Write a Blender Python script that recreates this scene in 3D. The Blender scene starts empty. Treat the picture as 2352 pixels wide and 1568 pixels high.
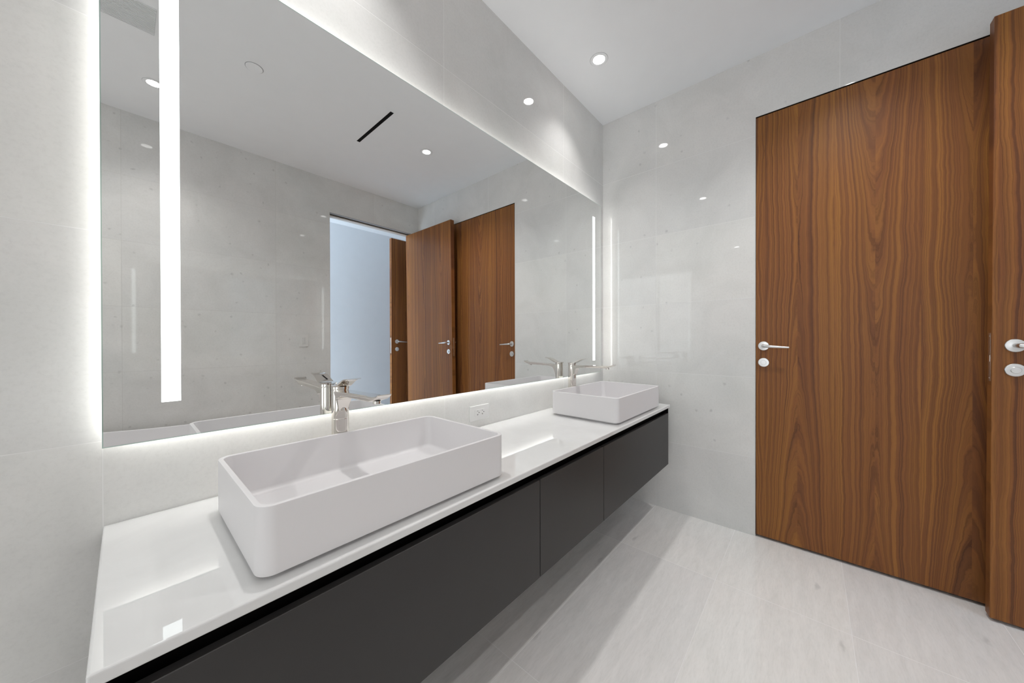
import bpy, bmesh, math, random
from mathutils import Matrix, Vector
random.seed(4)
S = bpy.context.scene
C = S.collection

# ------------------------------------------------------------------ camera
F_PX = 779.27
YAW, PITCH, ROLL = math.radians(41.2187), math.radians(-0.2366), math.radians(-0.1137)
fw = Vector((math.cos(YAW)*math.cos(PITCH), math.sin(YAW)*math.cos(PITCH), math.sin(PITCH)))
rt = Vector((math.sin(YAW), -math.cos(YAW), 0))
up = rt.cross(fw)
rt2 = rt*math.cos(ROLL) + up*math.sin(ROLL)
up2 = -rt*math.sin(ROLL) + up*math.cos(ROLL)
cam = bpy.data.cameras.new('camera')
camo = bpy.data.objects.new('camera', cam)
C.objects.link(camo)
cam.sensor_width = 36.0
cam.lens = F_PX/2352*36
cam.clip_start = 0.01
M = Matrix((rt2, up2, -fw)).transposed().to_4x4()
M.translation = Vector((0.0353, -1.2461, 1.2))
camo.matrix_world = M
S.camera = camo

# ------------------------------------------------------------------ world, exposure, light levels
w = bpy.data.worlds.new('world'); S.world = w; w.use_nodes = True
w.node_tree.nodes['Background'].inputs[0].default_value = (0.55, 0.68, 0.9, 1)
w.node_tree.nodes['Background'].inputs[1].default_value = 0.6
S.view_settings.view_transform = 'Standard'
S.view_settings.look = 'None'
S.view_settings.exposure = -0.12
S.view_settings.gamma = 1
S.view_settings.use_curve_mapping = False
cy = S.cycles
cy.max_bounces = 14; cy.diffuse_bounces = 8; cy.glossy_bounces = 8; cy.transmission_bounces = 4
cy.sample_clamp_indirect = 4.0
cy.use_denoising = True
SPOT_W = 56.0        # each ceiling downlight
HALO = 9.2          # strips behind the mirror
BAR = 3.2            # frosted light bars in the mirror
HALL_W = 120.0        # daylight in the hallway
FILL_PANE = 1.75         # glow of the fill pane added in the unseen left end wall

# ------------------------------------------------------------------ room measures (metres)
L = 2.568; R = 2.666; ZC = 2.917; XW = -3.1
MF = -0.0334                       # front of the mirror
ZT = 0.766; VD = 0.545; VX1 = 2.444

# ------------------------------------------------------------------ helpers
def link(o, parent=None):
    C.objects.link(o)
    if parent is not None:
        o.parent = parent
        o.matrix_parent_inverse = Matrix.Translation(-parent.location) if parent.rotation_euler.to_matrix() == Matrix.Identity(3) else parent.matrix_basis.inverted()
    return o

def obj(name, bm, mats, parent=None, smooth=False, recalc=True):
    if recalc: bmesh.ops.recalc_face_normals(bm, faces=bm.faces)
    me = bpy.data.meshes.new(name)
    bm.to_mesh(me); bm.free()
    for m in (mats if isinstance(mats, (list, tuple)) else [mats]): me.materials.append(m)
    if smooth:
        me.polygons.foreach_set('use_smooth', [True]*len(me.polygons))
        try: me.set_sharp_from_angle(angle=math.radians(smooth if smooth is not True else 35))
        except Exception: pass
    o = bpy.data.objects.new(name, me)
    if smooth:
        wn = o.modifiers.new('weighted', 'WEIGHTED_NORMAL'); wn.keep_sharp = True; wn.weight = 100
    return link(o, parent)

def tag(o, label=None, cat=None, group=None, kind=None):
    if label: o['label'] = label
    if cat: o['category'] = cat
    if group: o['group'] = group
    if kind: o['kind'] = kind
    return o

def thing(name, loc, label=None, cat=None, group=None, kind=None):
    o = bpy.data.objects.new(name, None); C.objects.link(o); o.location = loc
    o.empty_display_size = 0.05
    return tag(o, label, cat, group, kind)

def box(bm, a, b, mi=0, bevel=0, seg=2):
    x0, y0, z0 = [min(p, q) for p, q in zip(a, b)]; x1, y1, z1 = [max(p, q) for p, q in zip(a, b)]
    vs = [bm.verts.new(p) for p in ((x0,y0,z0),(x1,y0,z0),(x1,y1,z0),(x0,y1,z0),(x0,y0,z1),(x1,y0,z1),(x1,y1,z1),(x0,y1,z1))]
    fs = [bm.faces.new([vs[i] for i in f]) for f in ((0,3,2,1),(4,5,6,7),(0,1,5,4),(1,2,6,5),(2,3,7,6),(3,0,4,7))]
    for f in fs: f.material_index = mi
    if bevel:
        es = {e for f in fs for e in f.edges}
        r = bmesh.ops.bevel(bm, geom=list(es), offset=bevel, segments=seg, affect='EDGES', profile=0.5)
        for f in r['faces']: f.material_index = mi
    return fs

def lathe(bm, prof, n=32, c=(0,0,0), axis='z', mi=0, close=True):
    rings = []
    for r, h in prof:
        ring = []
        for k in range(n):
            a = 2*math.pi*k/n
            p = (r*math.cos(a), r*math.sin(a), h)
            if axis == 'x': p = (p[2], p[0], p[1])
            if axis == 'y': p = (p[0], p[2], p[1])
            ring.append(bm.verts.new((p[0]+c[0], p[1]+c[1], p[2]+c[2])))
        rings.append(ring)
    for i in range(len(rings)-1):
        for k in range(n):
            f = bm.faces.new((rings[i][k], rings[i][(k+1)%n], rings[i+1][(k+1)%n], rings[i+1][k])); f.material_index = mi
    if close:
        for ring in (rings[0], rings[-1]):
            f = bm.faces.new(ring); f.material_index = mi
    return rings

def loft(bm, rings, cap=True, mi=0):
    vr = [[bm.verts.new(p) for p in r] for r in rings]
    n = len(vr[0])
    for i in range(len(vr)-1):
        for k in range(n):
            f = bm.faces.new((vr[i][k], vr[i][(k+1)%n], vr[i+1][(k+1)%n], vr[i+1][k])); f.material_index = mi
    if cap:
        bm.faces.new(vr[0][::-1]); bm.faces.new(vr[-1])

def rrect(x0, y0, x1, y1, r, z, n=8):
    r = max(r, 0.0008)
    out = []
    for cx, cyy, a0 in ((x1-r, y1-r, 0), (x0+r, y1-r, 90), (x0+r, y0+r, 180), (x1-r, y0+r, 270)):
        for k in range(n+1):
            a = math.radians(a0 + 90*k/n)
            out.append((cx+r*math.cos(a), cyy+r*math.sin(a), z))
    return out

# ------------------------------------------------------------------ materials
def srgb(r, g, b):
    f = lambda c: (c/255/12.92) if c/255 <= 0.04045 else ((c/255+0.055)/1.055)**2.4
    return (f(r), f(g), f(b), 1)

class NT:
    def __init__(s, name):
        s.m = bpy.data.materials.new(name); s.m.use_nodes = True
        s.t = s.m.node_tree; s.b = s.t.nodes['Principled BSDF']
    def n(s, t, **kw):
        nd = s.t.nodes.new(t)
        for k, v in kw.items():
            if k[0] == 'i': nd.inputs[int(k[1:])].default_value = v
            else: setattr(nd, k, v)
        return nd
    def l(s, a, b): s.t.links.new(a, b)
    def math(s, op, a, b=None, c=None):
        nd = s.t.nodes.new('ShaderNodeMath'); nd.operation = op
        for i, v in enumerate((a, b, c)):
            if v is None: continue
            if isinstance(v, (int, float)): nd.inputs[i].default_value = v
            else: s.l(v, nd.inputs[i])
        return nd.outputs[0]
    def pos(s):
        g = s.t.nodes.new('ShaderNodeNewGeometry'); x = s.t.nodes.new('ShaderNodeSeparateXYZ')
        s.l(g.outputs['Position'], x.inputs[0]); return g.outputs['Position'], x.outputs
    def comb(s, a, b, c=0.0):
        x = s.t.nodes.new('ShaderNodeCombineXYZ')
        for i, v in enumerate((a, b, c)):
            if isinstance(v, (int, float)): x.inputs[i].default_value = v
            else: s.l(v, x.inputs[i])
        return x.outputs[0]
    def noise(s, vec, scale, detail=3, rough=0.5, dist=0.0):
        nd = s.t.nodes.new('ShaderNodeTexNoise')
        nd.inputs['Scale'].default_value = scale; nd.inputs['Detail'].default_value = detail
        nd.inputs['Roughness'].default_value = rough; nd.inputs['Distortion'].default_value = dist
        s.l(vec, nd.inputs['Vector']); return nd.outputs[0]
    def ramp(s, fac, stops):
        nd = s.t.nodes.new('ShaderNodeValToRGB'); e = nd.color_ramp.elements
        while len(e) < len(stops): e.new(0.5)
        for i, (p, c) in enumerate(stops):
            e[i].position = p; e[i].color = c if len(c) == 4 else (*c, 1)
        s.l(fac, nd.inputs[0]); return nd.outputs[0]
    def mix(s, fac, a, b, mode='MIX'):
        nd = s.t.nodes.new('ShaderNodeMix'); nd.data_type = 'RGBA'; nd.blend_type = mode
        for i, v in ((0, fac), (6, a), (7, b)):
            if isinstance(v, (int, float)): nd.inputs[i].default_value = v
            elif isinstance(v, (tuple, list)): nd.inputs[i].default_value = v if len(v) == 4 else (*v, 1)
            else: s.l(v, nd.inputs[i])
        return nd.outputs[2]
    def bump(s, h, strength, dist=0.001):
        nd = s.t.nodes.new('ShaderNodeBump'); nd.inputs['Strength'].default_value = strength
        nd.inputs['Distance'].default_value = dist; s.l(h, nd.inputs['Height'])
        s.l(nd.outputs[0], s.b.inputs['Normal'])

def plain(name, col, rough=0.5, metal=0.0, spec=0.5, noise=0.0, emit=None, estr=0.0, coat=0.0):
    s = NT(name)
    s.b.inputs['Roughness'].default_value = rough
    s.b.inputs['Metallic'].default_value = metal
    s.b.inputs['Specular IOR Level'].default_value = spec
    s.b.inputs['Coat Weight'].default_value = coat
    p, _ = s.pos()
    nz = s.noise(p, 9, 3)
    amt = noise
    c0 = tuple(max(0, c*(1-amt)) for c in col[:3]); c1 = tuple(min(1, c*(1+amt)) for c in col[:3])
    s.l(s.ramp(nz, [(0.3, c0), (0.7, c1)]), s.b.inputs['Base Color'])
    if emit:
        s.b.inputs['Emission Color'].default_value = emit
        s.b.inputs['Emission Strength'].default_value = estr
    return s.m

def stone(name, axes, off, size, base, line, mort=0.0016, rough=0.025, streak=False, spots=True):
    s = NT(name)
    p, x = s.pos()
    ix = {'x': 0, 'y': 1, 'z': 2}
    u = s.math('SUBTRACT', x[ix[axes[0]]], off[0]); v = s.math('SUBTRACT', x[ix[axes[1]]], off[1])
    # 50 tiles of shift keep the coordinates positive
    uv = s.comb(s.math('ADD', u, size[0]*50), s.math('ADD', v, size[1]*50))
    br = s.t.nodes.new('ShaderNodeTexBrick'); br.offset = 0.0; br.squash = 1.0
    br.inputs['Scale'].default_value = 1; br.inputs['Mortar Size'].default_value = mort
    br.inputs['Mortar Smooth'].default_value = 0.2; br.inputs['Bias'].default_value = 0
    br.inputs['Brick Width'].default_value = size[0]; br.inputs['Row Height'].default_value = size[1]
    br.inputs['Color1'].default_value = (0.96, 0.96, 0.965, 1); br.inputs['Color2'].default_value = (1.03, 1.03, 1.02, 1)
    s.l(uv, br.inputs['Vector'])
    if streak:
        mp = s.t.nodes.new('ShaderNodeMapping'); mp.inputs['Rotation'].default_value = (0, 0, math.radians(-12))
        mp.inputs['Scale'].default_value = (1.1, 6.0, 1); s.l(p, mp.inputs[0]); cv = mp.outputs[0]
        cl = s.noise(cv, 5, 6, 0.62, 0.4); fine = s.noise(cv, 26, 5, 0.65)
    else:
        cl = s.noise(p, 3.2, 6, 0.6, 0.6); fine = s.noise(p, 95, 5, 0.75)
    b = base[:3]
    c = s.ramp(cl, [(0.28, tuple(k*q for k, q in zip(b, (0.93, 0.935, 0.93)))), (0.5, b), (0.75, tuple(min(1, k*1.07) for k in b))])
    c = s.mix(0.5, c, s.ramp(fine, [(0.3, (0.88, 0.88, 0.875)), (0.5, (1, 1, 1)), (0.75, (1.05, 1.05, 1.05))]), 'MULTIPLY')
    big = s.noise(p, 1.3, 3, 0.5)
    c = s.mix(0.6, c, s.ramp(big, [(0.3, (0.965, 0.985, 0.98)), (0.7, (1.02, 1.0, 0.985))]), 'MULTIPLY')
    if spots:
        vo = s.t.nodes.new('ShaderNodeTexVoronoi'); vo.inputs['Scale'].default_value = 11.0 if not streak else 6
        dp = s.t.nodes.new('ShaderNodeVectorMath'); dp.operation = 'ADD'
        sc = s.t.nodes.new('ShaderNodeVectorMath'); sc.operation = 'SCALE'; sc.inputs['Scale'].default_value = 0.035
        nn = s.t.nodes.new('ShaderNodeTexNoise'); nn.inputs['Scale'].default_value = 22; nn.inputs['Detail'].default_value = 4
        s.l(p, nn.inputs['Vector']); s.l(nn.outputs['Color'], sc.inputs[0]); s.l(p, dp.inputs[0]); s.l(sc.outputs[0], dp.inputs[1])
        vo.inputs['Randomness'].default_value = 1
        if streak:
            m2 = s.t.nodes.new('ShaderNodeMapping'); m2.inputs['Scale'].default_value = (0.5, 1.9, 1); m2.inputs['Rotation'].default_value = (0, 0, math.radians(-12))
            s.l(dp.outputs[0], m2.inputs[0]); s.l(m2.outputs[0], vo.inputs['Vector'])
        else: s.l(dp.outputs[0], vo.inputs['Vector'])
        spot = s.ramp(vo.outputs['Distance'], [(0.04, (1, 1, 1)), (0.13, (0, 0, 0))])
        gate = s.ramp(s.math('FRACT', s.math('MULTIPLY', vo.outputs['Color'], 1.0)), [(0.40, (0, 0, 0)), (0.55, (1, 1, 1))])
        k = s.math('MULTIPLY', s.math('MULTIPLY', spot, gate), 0.5)
        c = s.mix(k, c, tuple(q*0.62 for q in b))
    c = s.mix(1.0, c, br.outputs['Color'], 'MULTIPLY')
    c = s.mix(br.outputs['Fac'], c, line)
    s.l(c, s.b.inputs['Base Color'])
    s.b.inputs['Specular IOR Level'].default_value = 0.5
    rr = s.math('ADD', rough, s.math('MULTIPLY', br.outputs['Fac'], 0.4))
    s.l(rr, s.b.inputs['Roughness'])
    s.bump(s.math('SUBTRACT', 1.0, br.outputs['Fac']), 0.25, 0.0006)
    return s.m

def walnut(name, axis, y0, leafw, seed=0.0, figure=1.0, fq=1.0):
    """veneer leaves side by side, each with streaky vertical grain and a slim cathedral along one seam"""
    s = NT(name)
    p, x = s.pos()
    a = x[{'x': 0, 'y': 1}[axis]]; z = x[2]
    # slow sideways drift of the grain along the height
    drift = s.math('SUBTRACT', s.noise(s.comb(s.math('MULTIPLY', a, 0.9), s.math('MULTIPLY', z, 0.55), seed), 3.0, 3, 0.5), 0.5)
    kink = s.math('SUBTRACT', s.noise(s.comb(s.math('MULTIPLY', a, 1.6), s.math('MULTIPLY', z, 1.7), seed+5), 5.0, 4, 0.6), 0.5)
    t = s.math('DIVIDE', s.math('SUBTRACT', a, y0), leafw)
    idx = s.math('FLOOR', t); fr = s.math('SUBTRACT', t, idx)
    odd = s.math('MODULO', s.math('ABSOLUTE', idx), 2.0)
    # mirror every other leaf (book match)
    frm = s.math('ADD', s.math('MULTIPLY', odd, s.math('SUBTRACT', 1.0, fr)), s.math('MULTIPLY', s.math('SUBTRACT', 1.0, odd), fr))
    pair = s.math('FLOOR', s.math('DIVIDE', s.math('ADD', idx, 101.0), 2.0))
    rnd = s.math('FRACT', s.math('MULTIPLY', s.math('SINE', s.math('ADD', s.math('MULTIPLY', pair, 12.99), seed)), 437.5))
    rnd2 = s.math('FRACT', s.math('MULTIPLY', s.math('SINE', s.math('ADD', s.math('MULTIPLY', idx, 7.13), seed+1.7)), 917.3))
    da = s.math('ADD', s.math('MULTIPLY', frm, leafw), s.math('MULTIPLY', drift, 0.055))
    zc = s.math('ADD', s.math('MULTIPLY', rnd, 1.4), 0.5)
    dz = s.math('SUBTRACT', z, zc)
    q = s.math('MULTIPLY', da, da)
    qz = s.math('MULTIPLY', s.math('MULTIPLY', dz, dz), 0.0045*figure)
    f0 = s.math('SUBTRACT', q, qz)
    ss = s.math('MULTIPLY', s.math('SIGN', f0), s.math('SQRT', s.math('ADD', s.math('ABSOLUTE', f0), 0.0002)))
    f = s.math('ADD', ss, s.math('MULTIPLY', kink, 0.012))
    f = s.math('ADD', f, s.math('MULTIPLY', rnd2, 3.0))
    bands = s.noise(s.comb(s.math('MULTIPLY', f, 50*fq), seed, s.math('MULTIPLY', z, 0.05)), 1.0, 2, 0.6)
    fineb = s.noise(s.comb(s.math('MULTIPLY', f, 230*fq), seed+2, s.math('MULTIPLY', z, 0.2)), 1.0, 3, 0.6)
    c = s.ramp(bands, [(0.28, WD[0]), (0.42, WD[1]), (0.56, WD[2]), (0.72, WD[3])])
    c = s.mix(0.7, c, s.ramp(fineb, [(0.32, (0.58, 0.53, 0.53)), (0.47, (1.02, 1.0, 0.99)), (0.68, (1.24, 1.19, 1.10))]), 'MULTIPLY')
    broad = s.noise(s.comb(s.math('MULTIPLY', a, 1.0), s.math('MULTIPLY', z, 0.16), seed+9), 5.5, 2, 0.5)
    c = s.mix(0.8, c, s.ramp(broad, [(0.3, (0.88, 0.81, 0.80)), (0.5, (1, 0.98, 0.98)), (0.7, (1.10, 1.12, 0.92))]), 'MULTIPLY')
    fib = s.noise(s.comb(s.math('MULTIPLY', a, 1.0), s.math('MULTIPLY', z, 0.03), seed), 420, 3, 0.6)
    c = s.mix(0.4, c, s.ramp(fib, [(0.35, (0.80, 0.78, 0.76)), (0.6, (1.03, 1.03, 1.03))]), 'MULTIPLY')
    s.l(c, s.b.inputs['Base Color'])
    s.b.inputs['Roughness'].default_value = 0.42
    s.b.inputs['Specular IOR Level'].default_value = 0.28
    s.bump(fib, 0.08, 0.0004)
    return s.m

WD = [srgb(97, 61, 40), srgb(125, 80, 46), srgb(139, 92, 49), srgb(152, 103, 53)]
STONE = (0.735, 0.729, 0.719)
LINE = (0.775, 0.770, 0.757)
m_wn = stone('limestone_mirror_wall', 'xz', (0.0, -0.015), (0.993, 0.490), STONE, LINE)
m_we = stone('limestone_door_wall', 'yz', (-0.413, -0.012), (0.955, 0.490), STONE, LINE)
m_ws = stone('limestone_opposite_wall', 'xz', (0.022, -0.012), (0.970, 0.490), STONE, (0.62, 0.61, 0.585), mort=0.0012)
m_fl = stone('limestone_floor', 'xy', (0.0, -0.410), (0.987, 0.484), (0.79, 0.775, 0.765), (0.83, 0.815, 0.805), mort=0.0018, rough=0.09, streak=True)
m_ceil = plain('ceiling_paint', (0.89, 0.898, 0.91), 0.9, noise=0.006, spec=0.2)
m_hall = plain('hall_paint', (0.74, 0.76, 0.78), 0.8, noise=0.01, spec=0.2)
m_doorA = walnut('walnut_closed_door', 'y', -1.50, 0.152, 0.4, 0.7, 1.4)
m_doorB = walnut('walnut_open_door', 'y', -2.35, 0.17, 4.3, 0.3, 1.5)
m_doorC = walnut('walnut_hall_door', 'x', 2.9, 0.17, 8.1, 0.3, 1.5)
m_nickel = plain('polished_nickel', (0.78, 0.745, 0.70), 0.03, 1.0, noise=0.01)
m_satin = plain('satin_chrome', (0.72, 0.72, 0.72), 0.28, 1.0, noise=0.02)
m_sinkw = plain('matte_white_solid_surface', (0.77, 0.755, 0.762), 0.38, noise=0.004)
m_quartz = None
m_cab = plain('graphite_lacquer', srgb(46, 44, 43)[:3], 0.42, noise=0.03, spec=0.45)
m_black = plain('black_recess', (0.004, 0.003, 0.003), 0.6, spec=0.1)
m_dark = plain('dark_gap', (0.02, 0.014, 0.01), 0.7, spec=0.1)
m_white = plain('white_plastic', (0.80, 0.80, 0.79), 0.35, noise=0.003)
m_trim = plain('pale_trim', (0.70, 0.69, 0.67), 0.4, noise=0.005)
m_beige = plain('beige_frame', (0.62, 0.58, 0.52), 0.45, noise=0.01)
m_grey = plain('grey_trim_and_shade', (0.36, 0.36, 0.37), 0.5, noise=0.01)
m_ventback = plain('vent_gap_shade', (0.13, 0.13, 0.135), 0.8, spec=0.1)
m_mirror = plain('mirror_silver', (0.88, 0.89, 0.885), 0.0, 1.0)
m_medge = plain('green_glass_edge', (0.38, 0.60, 0.53), 0.15, 0.0, noise=0.02)
m_rim = plain('tinted_glass_rim', (0.60, 0.76, 0.70), 0.05, 1.0)
m_back = plain('white_backing', (0.8, 0.8, 0.8), 0.6)
m_bar = plain('frosted_light_bar', (0.8, 0.85, 0.85), 0.3, emit=(0.90, 1.0, 1.0, 1), estr=BAR)
m_led = plain('halo_led', (0.9, 0.9, 0.9), 0.3, emit=(1.0, 1.0, 0.97, 1), estr=HALO)
m_fill = plain('glowing_fill_pane', (0.8, 0.8, 0.8), 0.5, emit=(0.93, 0.97, 1.0, 1), estr=FILL_PANE)
m_lens = plain('downlight_lens', (0.9, 0.9, 0.9), 0.3, emit=(1.0, 0.985, 0.96, 1), estr=26)

def quartz():
    s = NT('white_quartz'); p, _ = s.pos()
    a = s.noise(p, 4, 5, 0.6, 1.0)
    s.l(s.ramp(a, [(0.3, (0.70, 0.70, 0.695)), (0.6, (0.75, 0.75, 0.745))]), s.b.inputs['Base Color'])
    s.b.inputs['Roughness'].default_value = 0.02
    s.b.inputs['IOR'].default_value = 1.62
    return s.m
m_quartz = quartz()

# ------------------------------------------------------------------ the setting
T = 0.14
YH = -4.05      # far wall of the hallway
XH = 4.2
bm = bmesh.new(); box(bm, (XW, YH-T, -0.1), (XH, T, 0)); tag(obj('floor', bm, m_fl), kind='structure')
bm = bmesh.new(); box(bm, (XW, YH-T, ZC), (XH, T, ZC+0.1)); tag(obj('ceiling', bm, m_ceil), kind='structure')
bm = bmesh.new(); box(bm, (XW, 0, 0), (L+T, T, ZC)); tag(obj('wall_north', bm, m_wn), kind='structure')
DY0, DY1, DTOP = -0.996, -1.958, 2.549          # opening of the closed door
bm = bmesh.new()
box(bm, (L, 0, 0), (L+T, DY0, ZC)); box(bm, (L, DY1, 0), (L+T, -R, ZC)); box(bm, (L, DY0, DTOP), (L+T, DY1, ZC))
tag(obj('wall_east', bm, m_we), kind='structure')
OX0, OX1, OTOP = 1.478, 2.500, 2.567            # doorway to the hall
bm = bmesh.new()
box(bm, (XW, -R, 0), (OX0, -R-T, ZC)); box(bm, (OX1, -R, 0), (XH, -R-T, ZC)); box(bm, (OX0, -R, OTOP), (OX1, -R-T, ZC))
tag(obj('wall_south', bm, m_ws), kind='structure')
WY0, WY1, WZ0, WZ1 = -0.45, -2.50, 0.30, 2.75
bm = bmesh.new(); box(bm, (XW-T, WY0, 0), (XW, T, ZC)); box(bm, (XW-T, YH-T, 0), (XW, WY1, ZC)); box(bm, (XW-T, WY1, 0), (XW, WY0, WZ0)); box(bm, (XW-T, WY1, WZ1), (XW, WY0, ZC)); tag(obj('wall_west', bm, m_ws), kind='structure')
bm = bmesh.new(); box(bm, (XW, YH-T, 0), (XH, YH, ZC)); box(bm, (XH, YH-T, 0), (XH+T, -R, ZC)); tag(obj('wall_hall', bm, m_hall), kind='structure')

bm = bmesh.new(); box(bm, (XW-0.09, WY0, WZ0), (XW-0.08, WY1, WZ1)); tag(obj('fill_pane_1', bm, m_fill), kind='structure')  # glowing pane added out of view to give the room even fill light
bm = bmesh.new()  # frame bars of the added fill pane
for yy in (WY0, (WY0+WY1)/2+0.02, WY1+0.04): box(bm, (XW-0.08, yy, WZ0), (XW-0.05, yy-0.04, WZ1))
for zz_ in (WZ0, WZ1-0.04): box(bm, (XW-0.08, WY0, zz_), (XW-0.05, WY1, zz_+0.04))
tag(obj('trim_3', bm, m_white), kind='structure')
# door frames
bm = bmesh.new()
e = 0.004
box(bm, (L-0.001, DY0-e, 0), (L+0.06, DY0, DTOP)); box(bm, (L-0.001, DY1, 0), (L+0.06, DY1+e, DTOP)); box(bm, (L-0.001, DY0-e, DTOP-0.002), (L+0.06, DY1+e, DTOP), 1)
box(bm, (L+0.052, DY0-e, 0), (L+0.10, DY1+e, DTOP-0.002), 1)  # door stop made dark so the gap round the leaf reads as shade
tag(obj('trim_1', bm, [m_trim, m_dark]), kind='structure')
bm = bmesh.new()
box(bm, (OX0, -R-0.045, OTOP-0.004), (OX1, -R-0.001, OTOP), 1)
box(bm, (OX0, -R-0.052, OTOP-0.010), (OX1, -R-0.045, OTOP), 2)
box(bm, (OX0, -R-0.115, OTOP-0.020), (OX1, -R-0.052, OTOP), 0)
box(bm, (OX0, -R-0.045, 0), (OX0+0.004, -R-0.001, OTOP-0.004), 0)
box(bm, (OX0, -R-0.115, 0), (OX0+0.018, -R-0.052, OTOP-0.020), 0)
tag(obj('trim_2', bm, [m_beige, m_grey, m_dark]), kind='structure')

# ------------------------------------------------------------------ doors
def handle_set(par, origin, nrm, along, zh=1.172, zl=1.070):
    """origin: point (x, y) on the door face; nrm: outward normal; along: way the lever points"""
    n = Vector(nrm); a = Vector(along); zz = Vector((0, 0, 1))
    def P(u, v, d, z): return Vector((origin[0], origin[1], z)) + a*u + n*d + zz*v
    def disc(bm, z, prof, m=28):
        rings = [[P(r*math.cos(2*math.pi*k/m), r*math.sin(2*math.pi*k/m), d, z) for k in range(m)] for r, d in prof]
        loft(bm, rings)
    bm = bmesh.new(); disc(bm, zh, [(0.0268, 0.0005), (0.0268, 0.006), (0.0255, 0.0075), (0.013, 0.0080), (0.0105, 0.0095)])
    h = obj('door_handle', bm, m_satin, par, smooth=True)
    # lever: neck out of the rose, then a bar that tapers to its tip
    bm = bmesh.new()
    path = [((0, 0), 0.008, 0.0095, 0.0095), ((0, 0), 0.036, 0.0090, 0.0090), ((0.003, 0), 0.046, 0.0092, 0.0092), ((0.012, -0.001), 0.0505, 0.0090, 0.0070),
            ((0.04, -0.003), 0.0515, 0.0078, 0.0055), ((0.09, -0.006), 0.0515, 0.0056, 0.0045), ((0.119, -0.0075), 0.0512, 0.0045, 0.0040), ((0.1215, -0.0076), 0.0512, 0.0030, 0.0028)]
    dirs = [(0, 1), (0, 1), (0.6, 0.8), (0.97, 0.25), (1, 0), (1, 0), (1, 0), (1, 0)]
    rings = []
    for (uv, d, rv, rh), (du, dd) in zip(path, dirs):
        ring = []
        for k in range(16):
            t = 2*math.pi*k/16
            # ellipse with one axis vertical and the other across the path
            ring.append(P(uv[0] - dd*rh*math.cos(t), uv[1] + rv*math.sin(t), d + du*rh*math.cos(t), zh))
        rings.append(ring)
    loft(bm, rings)
    obj('lever', bm, m_satin, h, smooth=True)
    bm = bmesh.new(); disc(bm, zl, [(0.0268, 0.0005), (0.0268, 0.006), (0.0255, 0.0075), (0.016, 0.0078)])
    k = obj('door_lock', bm, m_satin, par, smooth=True)
    bm = bmesh.new(); disc(bm, zl, [(0.0135, 0.0075), (0.0135, 0.013), (0.0125, 0.014)])
    obj('thumb_turn', bm, m_satin, k, smooth=True)

def door(name, a, b, mat, label):
    t = thing(name, ((a[0]+b[0])/2, (a[1]+b[1])/2, 0), label, 'door', kind='structure')
    bm = bmesh.new(); box(bm, a, b, 0, 0.0012, 1)
    obj('door_panel', bm, mat, t)
    return t

d1 = door('door_1', (L+0.002, DY0-e-0.0018, 0.014), (L+0.050, DY1+e+0.003, DTOP-0.005), m_doorA, 'closed tall walnut door flush in the tiled end wall, satin lever at its left edge')
handle_set(d1, (L+0.002, -1.040), (-1, 0, 0), (0, -1, 0), 1.162, 1.063)
LX0, LX1, LY0, LY1 = 2.461, 2.509, -1.826, -2.738
d2 = door('door_2', (LX0, LY0, 0.014), (LX1, LY1, 2.546), m_doorB, 'open tall walnut door leaf standing in front of the closed door at the right edge')
handle_set(d2, (LX0, -1.883), (-1, 0, 0), (0, -1, 0), 1.174, 1.073)
handle_set(d2, (LX1, -1.883), (1, 0, 0), (0, -1, 0), 1.174, 1.073)
bm = bmesh.new(); box(bm, (2.4755, LY0+0.0006, 1.022), (2.4945, LY0-0.002, 1.226)); box(bm, (2.4785, LY0+0.0012, 1.105), (2.4915, LY0, 1.132), 1)
for zz_ in (1.035, 1.213):
    lathe(bm, [(0.003, 0), (0.003, 0.0012)], 12, (2.485, LY0, zz_), 'y', 1)
obj('latch_plate', bm, [m_satin, m_nickel], d2)
d2.rotation_euler = (0, -0.0115, 0)
d3 = door('door_3', (2.350, -2.952, 0.014), (3.26, -3.000, 2.546), m_doorC, 'walnut door leaf ajar in the hallway, seen in the mirror behind the open door')
handle_set(d3, (2.424, -2.952), (0, 1, 0), (1, 0, 0), 1.184, 1.083)
bm = bmesh.new(); box(bm, (2.3494, -2.966, 1.03), (2.352, -2.986, 1.235)); obj('latch_plate', bm, m_satin, d3)

# ------------------------------------------------------------------ vanity cabinet
v = thing('vanity_cabinet', (VX1/2, -VD/2, 0.365), 'long wall-hung charcoal vanity cabinet with three plain drawer fronts under the white worktop', 'cabinet')
ZB, ZF = 0.366, 0.708
bm = bmesh.new()
box(bm, (0, -0.001, ZB), (VX1, -VD+0.033, ZF-0.02), 0)
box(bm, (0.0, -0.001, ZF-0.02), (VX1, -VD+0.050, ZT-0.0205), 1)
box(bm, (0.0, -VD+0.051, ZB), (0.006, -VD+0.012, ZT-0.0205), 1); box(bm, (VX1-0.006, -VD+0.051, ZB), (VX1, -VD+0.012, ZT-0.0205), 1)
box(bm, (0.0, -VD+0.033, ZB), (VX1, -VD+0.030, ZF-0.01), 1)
obj('body', bm, [m_cab, m_black], v)
for x0, x1 in ((0.0065, 0.9945), (0.9975, 1.4855), (1.4885, VX1-0.0065)):
    bm = bmesh.new(); box(bm, (x0, -VD+0.030, ZB-0.001), (x1, -VD+0.010, ZF), 0, 0.0012, 1)
    obj('drawer_front', bm, m_cab, v)

bm = bmesh.new(); box(bm, (0, -0.0005, ZT-0.0205), (VX1, -VD, ZT), 0, 0.0035, 3)
tag(obj('countertop', bm, m_quartz), 'long glossy white stone worktop on the charcoal vanity, two basins standing on it', 'countertop')

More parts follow.
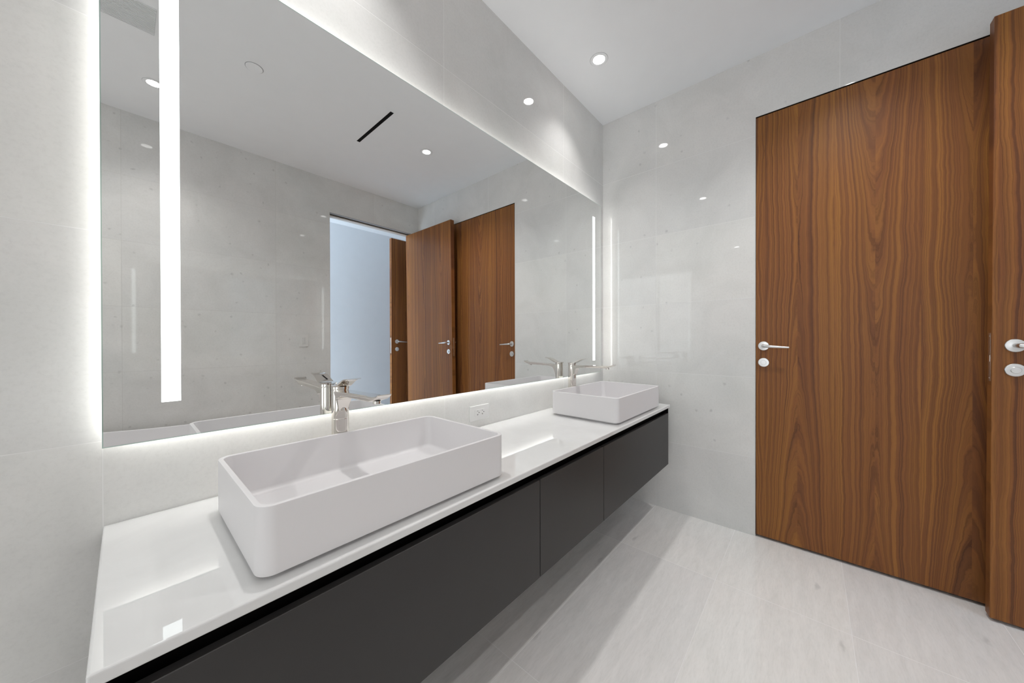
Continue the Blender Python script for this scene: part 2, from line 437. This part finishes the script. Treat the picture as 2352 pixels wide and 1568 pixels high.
# ------------------------------------------------------------------ basins
def basin(x0, label):
    x1 = x0+0.645; y1, y0 = -0.112, -0.520
    t = thing('vessel_basin', ((x0+x1)/2, (y0+y1)/2, ZT), label, 'sink', 'rectangular vessel basins on the worktop')
    def rr(ins, z, r): return rrect(x0+ins, y0+ins, x1-ins, y1-ins, r, z, 10)
    R0 = 0.030
    rings = [rr(0.022, ZT, R0-0.016), rr(0.022, ZT+0.0095, R0-0.016), rr(0.003, ZT+0.0095, R0-0.002), rr(0.0008, ZT+0.0102, R0-0.001), rr(0, ZT+0.012, R0),
             rr(0, ZT+0.1345, R0), rr(0.0006, ZT+0.1363, R0), rr(0.0020, ZT+0.1370, R0-0.001), rr(0.0085, ZT+0.1370, R0-0.006), rr(0.0100, ZT+0.1363, R0-0.007), rr(0.0107, ZT+0.1345, R0-0.008),
             rr(0.0125, ZT+0.075, R0-0.006), rr(0.0150, ZT+0.034, R0-0.004), rr(0.0180, ZT+0.027, R0-0.003), rr(0.0240, ZT+0.0225, R0-0.002), rr(0.033, ZT+0.0205, R0-0.002),
             rr(0.12, ZT+0.0185, 0.02)]
    bm = bmesh.new(); loft(bm, rings)
    obj('bowl', bm, m_sinkw, t, smooth=40)
    bm = bmesh.new(); lathe(bm, [(0.031, ZT+0.0180), (0.031, ZT+0.0195), (0.029, ZT+0.0208), (0.020, ZT+0.0212)], 32, ((x0+x1)/2, (y0+y1)/2, 0))
    obj('drain', bm, m_sinkw, t, smooth=True)
basin(0.187, 'white rectangular vessel basin nearest the camera, at the left of the worktop')
basin(1.672, 'white rectangular vessel basin at the far end of the worktop, near the closed door')

# ------------------------------------------------------------------ faucets
def faucet(x, y, label):
    t = thing('basin_faucet', (x, y, ZT), label, 'faucet', 'polished mixer taps behind the basins')
    def lo(dx, dy, dz): return (x+dx, y+dy, ZT+dz)
    bm = bmesh.new()
    lathe(bm, [(0.0262, 0.0), (0.0262, 0.1785), (0.0255, 0.1795), (0.0255, 0.1805), (0.0262, 0.1815), (0.0255, 0.215), (0.0250, 0.2715)], 48, lo(0, 0, 0))
    obj('column', bm, m_nickel, t, smooth=40)
    # spout: side outline swept across its width, underside filleted into the column
    top = [(0.0, 0.2700), (-0.060, 0.2725), (-0.150, 0.2755), (-0.222, 0.2780), (-0.232, 0.2765), (-0.262, 0.2775), (-0.284, 0.2830), (-0.2905, 0.2860)]
    bot = [(-0.2920, 0.2840), (-0.2880, 0.2790), (-0.270, 0.2700), (-0.240, 0.2620), (-0.215, 0.2615), (-0.150, 0.2605), (-0.090, 0.2590), (-0.060, 0.2570), (-0.046, 0.2535), (-0.037, 0.2470), (-0.031, 0.2370), (-0.0265, 0.2220), (-0.0225, 0.2050), (-0.0100, 0.2050), (0.0, 0.2050)]
    bm = bmesh.new()
    def hw(yy):      # half width along the spout, rounded at the back to follow the column
        if yy > -0.02: return 0.0235
        return 0.0235 - 0.003*min(1, (-yy-0.02)/0.27)
    prof = top+bot
    rings = []
    for fx, ins in ((-1, 0.0022), (-0.93, 0.0004), (-0.86, 0.0), (0.86, 0.0), (0.93, 0.0004), (1, 0.0022)):
        ring = []
        n = len(prof)
        cyy = sum(p[0] for p in prof)/n
        for i, (yy, zz_) in enumerate(prof):
            px, pn = prof[i-1], prof[(i+1) % n]
            tx, tz = pn[0]-px[0], pn[1]-px[1]; ln = math.hypot(tx, tz) or 1
            # outline runs back to front on top, front to back below: inside is to the left of travel
            nx, nz = -tz/ln, tx/ln
            ring.append(lo(fx*(hw(yy) if zz_ > 0.25 else hw(yy)*(0.62+0.38*max(0, (zz_-0.205)/0.045)) if yy < -0.02 else hw(yy)*0.7), yy+nx*ins*0 - (0 if abs(ins) < 1e-9 else math.copysign(min(ins, 0.002), yy-cyy)), zz_ + (ins if i >= len(top) else -ins)))
        rings.append(ring)
    loft(bm, rings)
    obj('spout', bm, m_nickel, t, smooth=50)
    bm = bmesh.new()
    lathe(bm, [(0.0105, 0.2560), (0.0105, 0.2640)], 24, lo(0, -0.246, 0)); obj('aerator', bm, m_nickel, t, smooth=40)
    # lever: flat cap on the column that folds up and forward
    bm = bmesh.new()
    lathe(bm, [(0.0238, 0.2700), (0.0238, 0.2735), (0.0255, 0.2740), (0.0258, 0.2755), (0.0258, 0.2835)], 48, lo(0, 0, 0))
    line = [(0.0262, 0.2895, 0.014), (0.022, 0.290, 0.021), (0.008, 0.290, 0.0262), (-0.012, 0.2905, 0.0255), (-0.022, 0.2925, 0.0245), (-0.034, 0.2975, 0.0240), (-0.064, 0.3110, 0.0230), (-0.080, 0.3160, 0.0225), (-0.102, 0.3185, 0.0220), (-0.1035, 0.3180, 0.021)]
    th = [0.003]*3+[0.0045, 0.006, 0.006, 0.0045, 0.0035, 0.0025, 0.0015]
    rings = []
    for (yy, zz_, w_), t_ in zip(line, th):
        rings.append([lo(-w_, yy, zz_-.003), lo(-w_+0.0015, yy, zz_-0.0024), lo(w_-0.0015, yy, zz_-0.0024), lo(w_, yy, zz_-.003), lo(w_-0.001, yy, zz_-t_-.003), lo(-w_+0.001, yy, zz_-t_-.003)])
    loft(bm, rings)
    obj('lever', bm, m_nickel, t, smooth=30)
faucet(0.503, -0.083, 'polished nickel basin mixer behind the nearest basin, lever tipped up')
faucet(1.958, -0.083, 'polished nickel basin mixer behind the far basin')

# ------------------------------------------------------------------ mirror
MX0, MX1, MZ0, MZ1 = 0.0, 2.463, 0.9543, 2.2326
mt = thing('wall_mirror', ((MX0+MX1)/2, 0, MZ0), 'wide frameless backlit mirror with two vertical frosted light bars above the worktop', 'mirror')
bm = bmesh.new()
fs = box(bm, (MX0, MF, MZ0), (MX1, MF+0.005, MZ1), 1)
bm.normal_update()
front = [f for f in fs if abs(f.calc_center_median().y-MF) < 1e-5]
bmesh.ops.inset_region(bm, faces=front, thickness=0.003, depth=0)      # the polished edge seen through the glass
fs = [f for f in bm.faces]
for f in fs:
    c = f.calc_center_median()
    if abs(c.y-MF) < 1e-5: f.material_index = 0 if f.calc_area() > 1 else 3
    elif abs(c.y-(MF+0.005)) < 1e-5: f.material_index = 2
obj('mirror_glass', bm, [m_mirror, m_medge, m_back, m_rim], mt)
I = 0.029
bm = bmesh.new(); box(bm, (MX0+I, 0, MZ0+I), (MX1-I, MF+0.0052, MZ1-I)); obj('backing_frame', bm, m_back, mt)
yl0, yl1 = -0.006, -0.022
for a, b in (((MX0+I-0.004, yl0, MZ0+I), (MX0+I-0.0005, yl1, MZ1-I)), ((MX1-I+0.0005, yl0, MZ0+I), (MX1-I+0.004, yl0-0.007, MZ1-I)),
             ((MX0+I, yl0, MZ0+I-0.004), (MX1-I, yl1, MZ0+I-0.0005)), ((MX0+I, yl0, MZ1-I+0.0005), (MX1-I, yl1, MZ1-I+0.004))):
    bm = bmesh.new(); box(bm, a, b); obj('led_strip', bm, m_led, mt)
for x0, x1 in ((0.095, 0.130), (2.333, 2.368)):
    bm = bmesh.new(); box(bm, (x0, MF-0.0006, 1.047), (x1, MF+0.001, 2.119)); obj('light_bar', bm, m_bar, mt)

# ------------------------------------------------------------------ bathtub across the room
TBX = -0.06
tb = thing('bathtub', (TBX, -2.215, 0), 'white freestanding bathtub along the opposite wall, its rim caught in the mirror\'s bottom left corner', 'bathtub')
def oval(hx, hy, z, lift=0.0, n=72, e=3.4):
    out = []
    for k in range(n):
        a = 2*math.pi*k/n
        c, sn = math.cos(a), math.sin(a)
        px = TBX + hx*math.copysign(abs(c)**(2/e), c); py = -2.215 + hy*math.copysign(abs(sn)**(2/e), sn)
        out.append((px, py, z + lift*max(0.0, 0.40-px)**2))
    return out
LF = 0.10
bm = bmesh.new()
loft(bm, [oval(0.70, 0.31, 0.0), oval(0.715, 0.32, 0.012), oval(0.76, 0.345, 0.28), oval(0.82, 0.375, 0.515, LF), oval(0.826, 0.378, 0.524, LF), oval(0.822, 0.375, 0.529, LF),
          oval(0.806, 0.359, 0.529, LF), oval(0.801, 0.354, 0.523, LF), oval(0.745, 0.325, 0.30), oval(0.68, 0.29, 0.14), oval(0.60, 0.24, 0.105), oval(0.3, 0.12, 0.10)])
obj('tub_shell', bm, m_sinkw, tb, smooth=45)
bm = bmesh.new(); lathe(bm, [(0.032, 0.0995), (0.032, 0.1035), (0.028, 0.1045)], 32, (TBX, -2.215, 0)); obj('drain', bm, m_satin, tb, smooth=40)

# ------------------------------------------------------------------ outlet and switch
o = thing('power_outlet', (1.206, 0, 0.838), 'white horizontal double power outlet on the wall between the two basins', 'outlet')
bm = bmesh.new(); box(bm, (1.1415, -0.0055, 0.8015), (1.2705, 0.0, 0.8745), 0, 0.0012, 2); obj('cover_plate', bm, m_white, o)
bm = bmesh.new()
loft(bm, [[(a, -0.0050, b) for a, b, _ in rrect(1.1725, 0.8215, 1.2395, 0.8545, 0.004, 0, 4)], [(a, -0.0072, b) for a, b, _ in rrect(1.1725, 0.8215, 1.2395, 0.8545, 0.004, 0, 4)]])
rc = obj('receptacle', bm, m_white, o)
for cx in (1.190, 1.222):
    bm = bmesh.new()
    box(bm, (cx-0.0035, -0.0070, 0.8465), (cx+0.0035, -0.00745, 0.8483))
    box(bm, (cx-0.0042, -0.0070, 0.8300), (cx+0.0042, -0.00745, 0.8318)); box(bm, (cx-0.0009, -0.0070, 0.8262), (cx+0.0009, -0.00745, 0.8300))
    lathe(bm, [(0.0024, -0.00745), (0.0024, -0.0070)], 12, (cx+0.0095, 0, 0.8392), 'y')
    obj('socket_slots', bm, m_dark, rc)
o = thing('light_switch', (1.228, -R, 1.20), 'small pale light switch on the wall opposite, seen in the mirror left of the doorway', 'switch')
bm = bmesh.new(); box(bm, (1.189, -R, 1.138), (1.267, -R+0.006, 1.260), 0, 0.0012, 2); obj('cover_plate', bm, m_trim, o)
bm = bmesh.new(); box(bm, (1.2115, -R+0.0055, 1.165), (1.2445, -R+0.009, 1.233), 0, 0.001, 1)
rk = obj('rocker', bm, m_trim, o)
bm = bmesh.new()
for k in range(6): box(bm, (1.217, -R+0.0088, 1.172+k*0.010), (1.223, -R+0.0094, 1.175+k*0.010))
box(bm, (1.233, -R+0.0088, 1.170), (1.236, -R+0.0094, 1.228)); obj('indicator', bm, m_grey, rk)

# ------------------------------------------------------------------ ceiling fittings
def downlight(x, y, label, power=SPOT_W, cone=124):
    t = thing('downlight', (x, y, ZC), label, 'ceiling light', 'recessed round downlights')
    bm = bmesh.new()
    lathe(bm, [(0.052, ZC+0.0005), (0.052, ZC-0.0015), (0.050, ZC-0.0022), (0.0365, ZC-0.0022), (0.034, ZC-0.0012)], 48, (x, y, 0), close=False)
    lathe(bm, [(0.0535, ZC+0.0005), (0.0535, ZC-0.0005)], 48, (x, y, 0), mi=1)
    obj('trim_ring', bm, [m_ceil, m_grey], t)
    bm = bmesh.new(); lathe(bm, [(0.0345, ZC-0.0014), (0.0345, ZC+0.0004)], 48, (x, y, 0)); obj('lens', bm, m_lens, t)
    ld = bpy.data.lights.new('downlight_beam', 'SPOT'); ld.energy = power; ld.spot_size = math.radians(cone); ld.spot_blend = 1.0; ld.shadow_soft_size = 0.033
    ld.color = (1.0, 0.988, 0.975)
    lo_ = bpy.data.objects.new('downlight_beam', ld); C.objects.link(lo_); lo_.location = (0, 0, -0.006); lo_.parent = t
downlight(1.958, -0.275, 'round recessed downlight in the ceiling near the corner of the door wall', SPOT_W*0.68, 102)
downlight(1.858, -1.450, 'round recessed downlight seen in the mirror between the slot vent and the doors', SPOT_W*1.6)
downlight(0.170, -2.115, 'round recessed downlight seen in the mirror beside the left light bar', SPOT_W*0.8)
downlight(0.465, -0.272, 'round recessed downlight over the nearest basin, seen as a reflection in the door wall', SPOT_W*0.85, 104)
downlight(-0.73, -2.105, 'round recessed downlight left of the view, seen as the faintest reflection in the tiles')
downlight(-2.38, -0.235, 'round recessed downlight at the far left end of the room, glinting in the tiles')

vt = thing('ceiling_vent', (-0.15, -1.486, ZC), 'pale rectangular ceiling vent of fine parallel slats at the top left of the mirror', 'vent')
bm = bmesh.new(); box(bm, (-0.455, -1.600, ZC-0.0005), (0.1525, -1.3745, ZC+0.0005)); obj('backing', bm, m_ventback, vt)  # dark sheet stands in for the shade between the slats
bm = bmesh.new()
for k in range(24):
    yy = -1.597+k*0.00955
    box(bm, (-0.452, yy, ZC-0.004), (0.152, yy+0.0055, ZC-0.0004))
for xx in (-0.452, -0.052): box(bm, (xx, -1.597, ZC-0.0038), (xx+0.010, -1.375, ZC-0.0006))
obj('grille', bm, m_ceil, vt)
bm = bmesh.new(); box(bm, (1.358, -1.752, ZC-0.0015), (1.384, -1.186, ZC+0.0008))
tag(obj('slot_vent', bm, m_black), 'narrow black slot vent in the ceiling, seen in the mirror', 'vent')
bm = bmesh.new(); lathe(bm, [(0.0475, ZC+0.0005), (0.0475, ZC-0.0006)], 48, (0.580, -1.450, 0), mi=1)  # grey ring paints the shadow gap round the disc
lathe(bm, [(0.044, ZC+0.0005), (0.044, ZC-0.003), (0.042, ZC-0.004)], 48, (0.580, -1.450, 0))
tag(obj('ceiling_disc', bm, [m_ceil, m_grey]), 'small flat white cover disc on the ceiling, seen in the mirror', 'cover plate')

# daylight coming along the hallway from a window round the corner
al = bpy.data.lights.new('hall_daylight', 'AREA'); al.shape = 'RECTANGLE'; al.size = 1.1; al.size_y = 2.2; al.energy = HALL_W; al.color = (0.72, 0.85, 1.0)
ao = bpy.data.objects.new('hall_daylight', al); C.objects.link(ao); ao.location = (-1.2, -3.42, 1.4); ao.rotation_euler = (math.radians(90), 0, math.radians(-90))
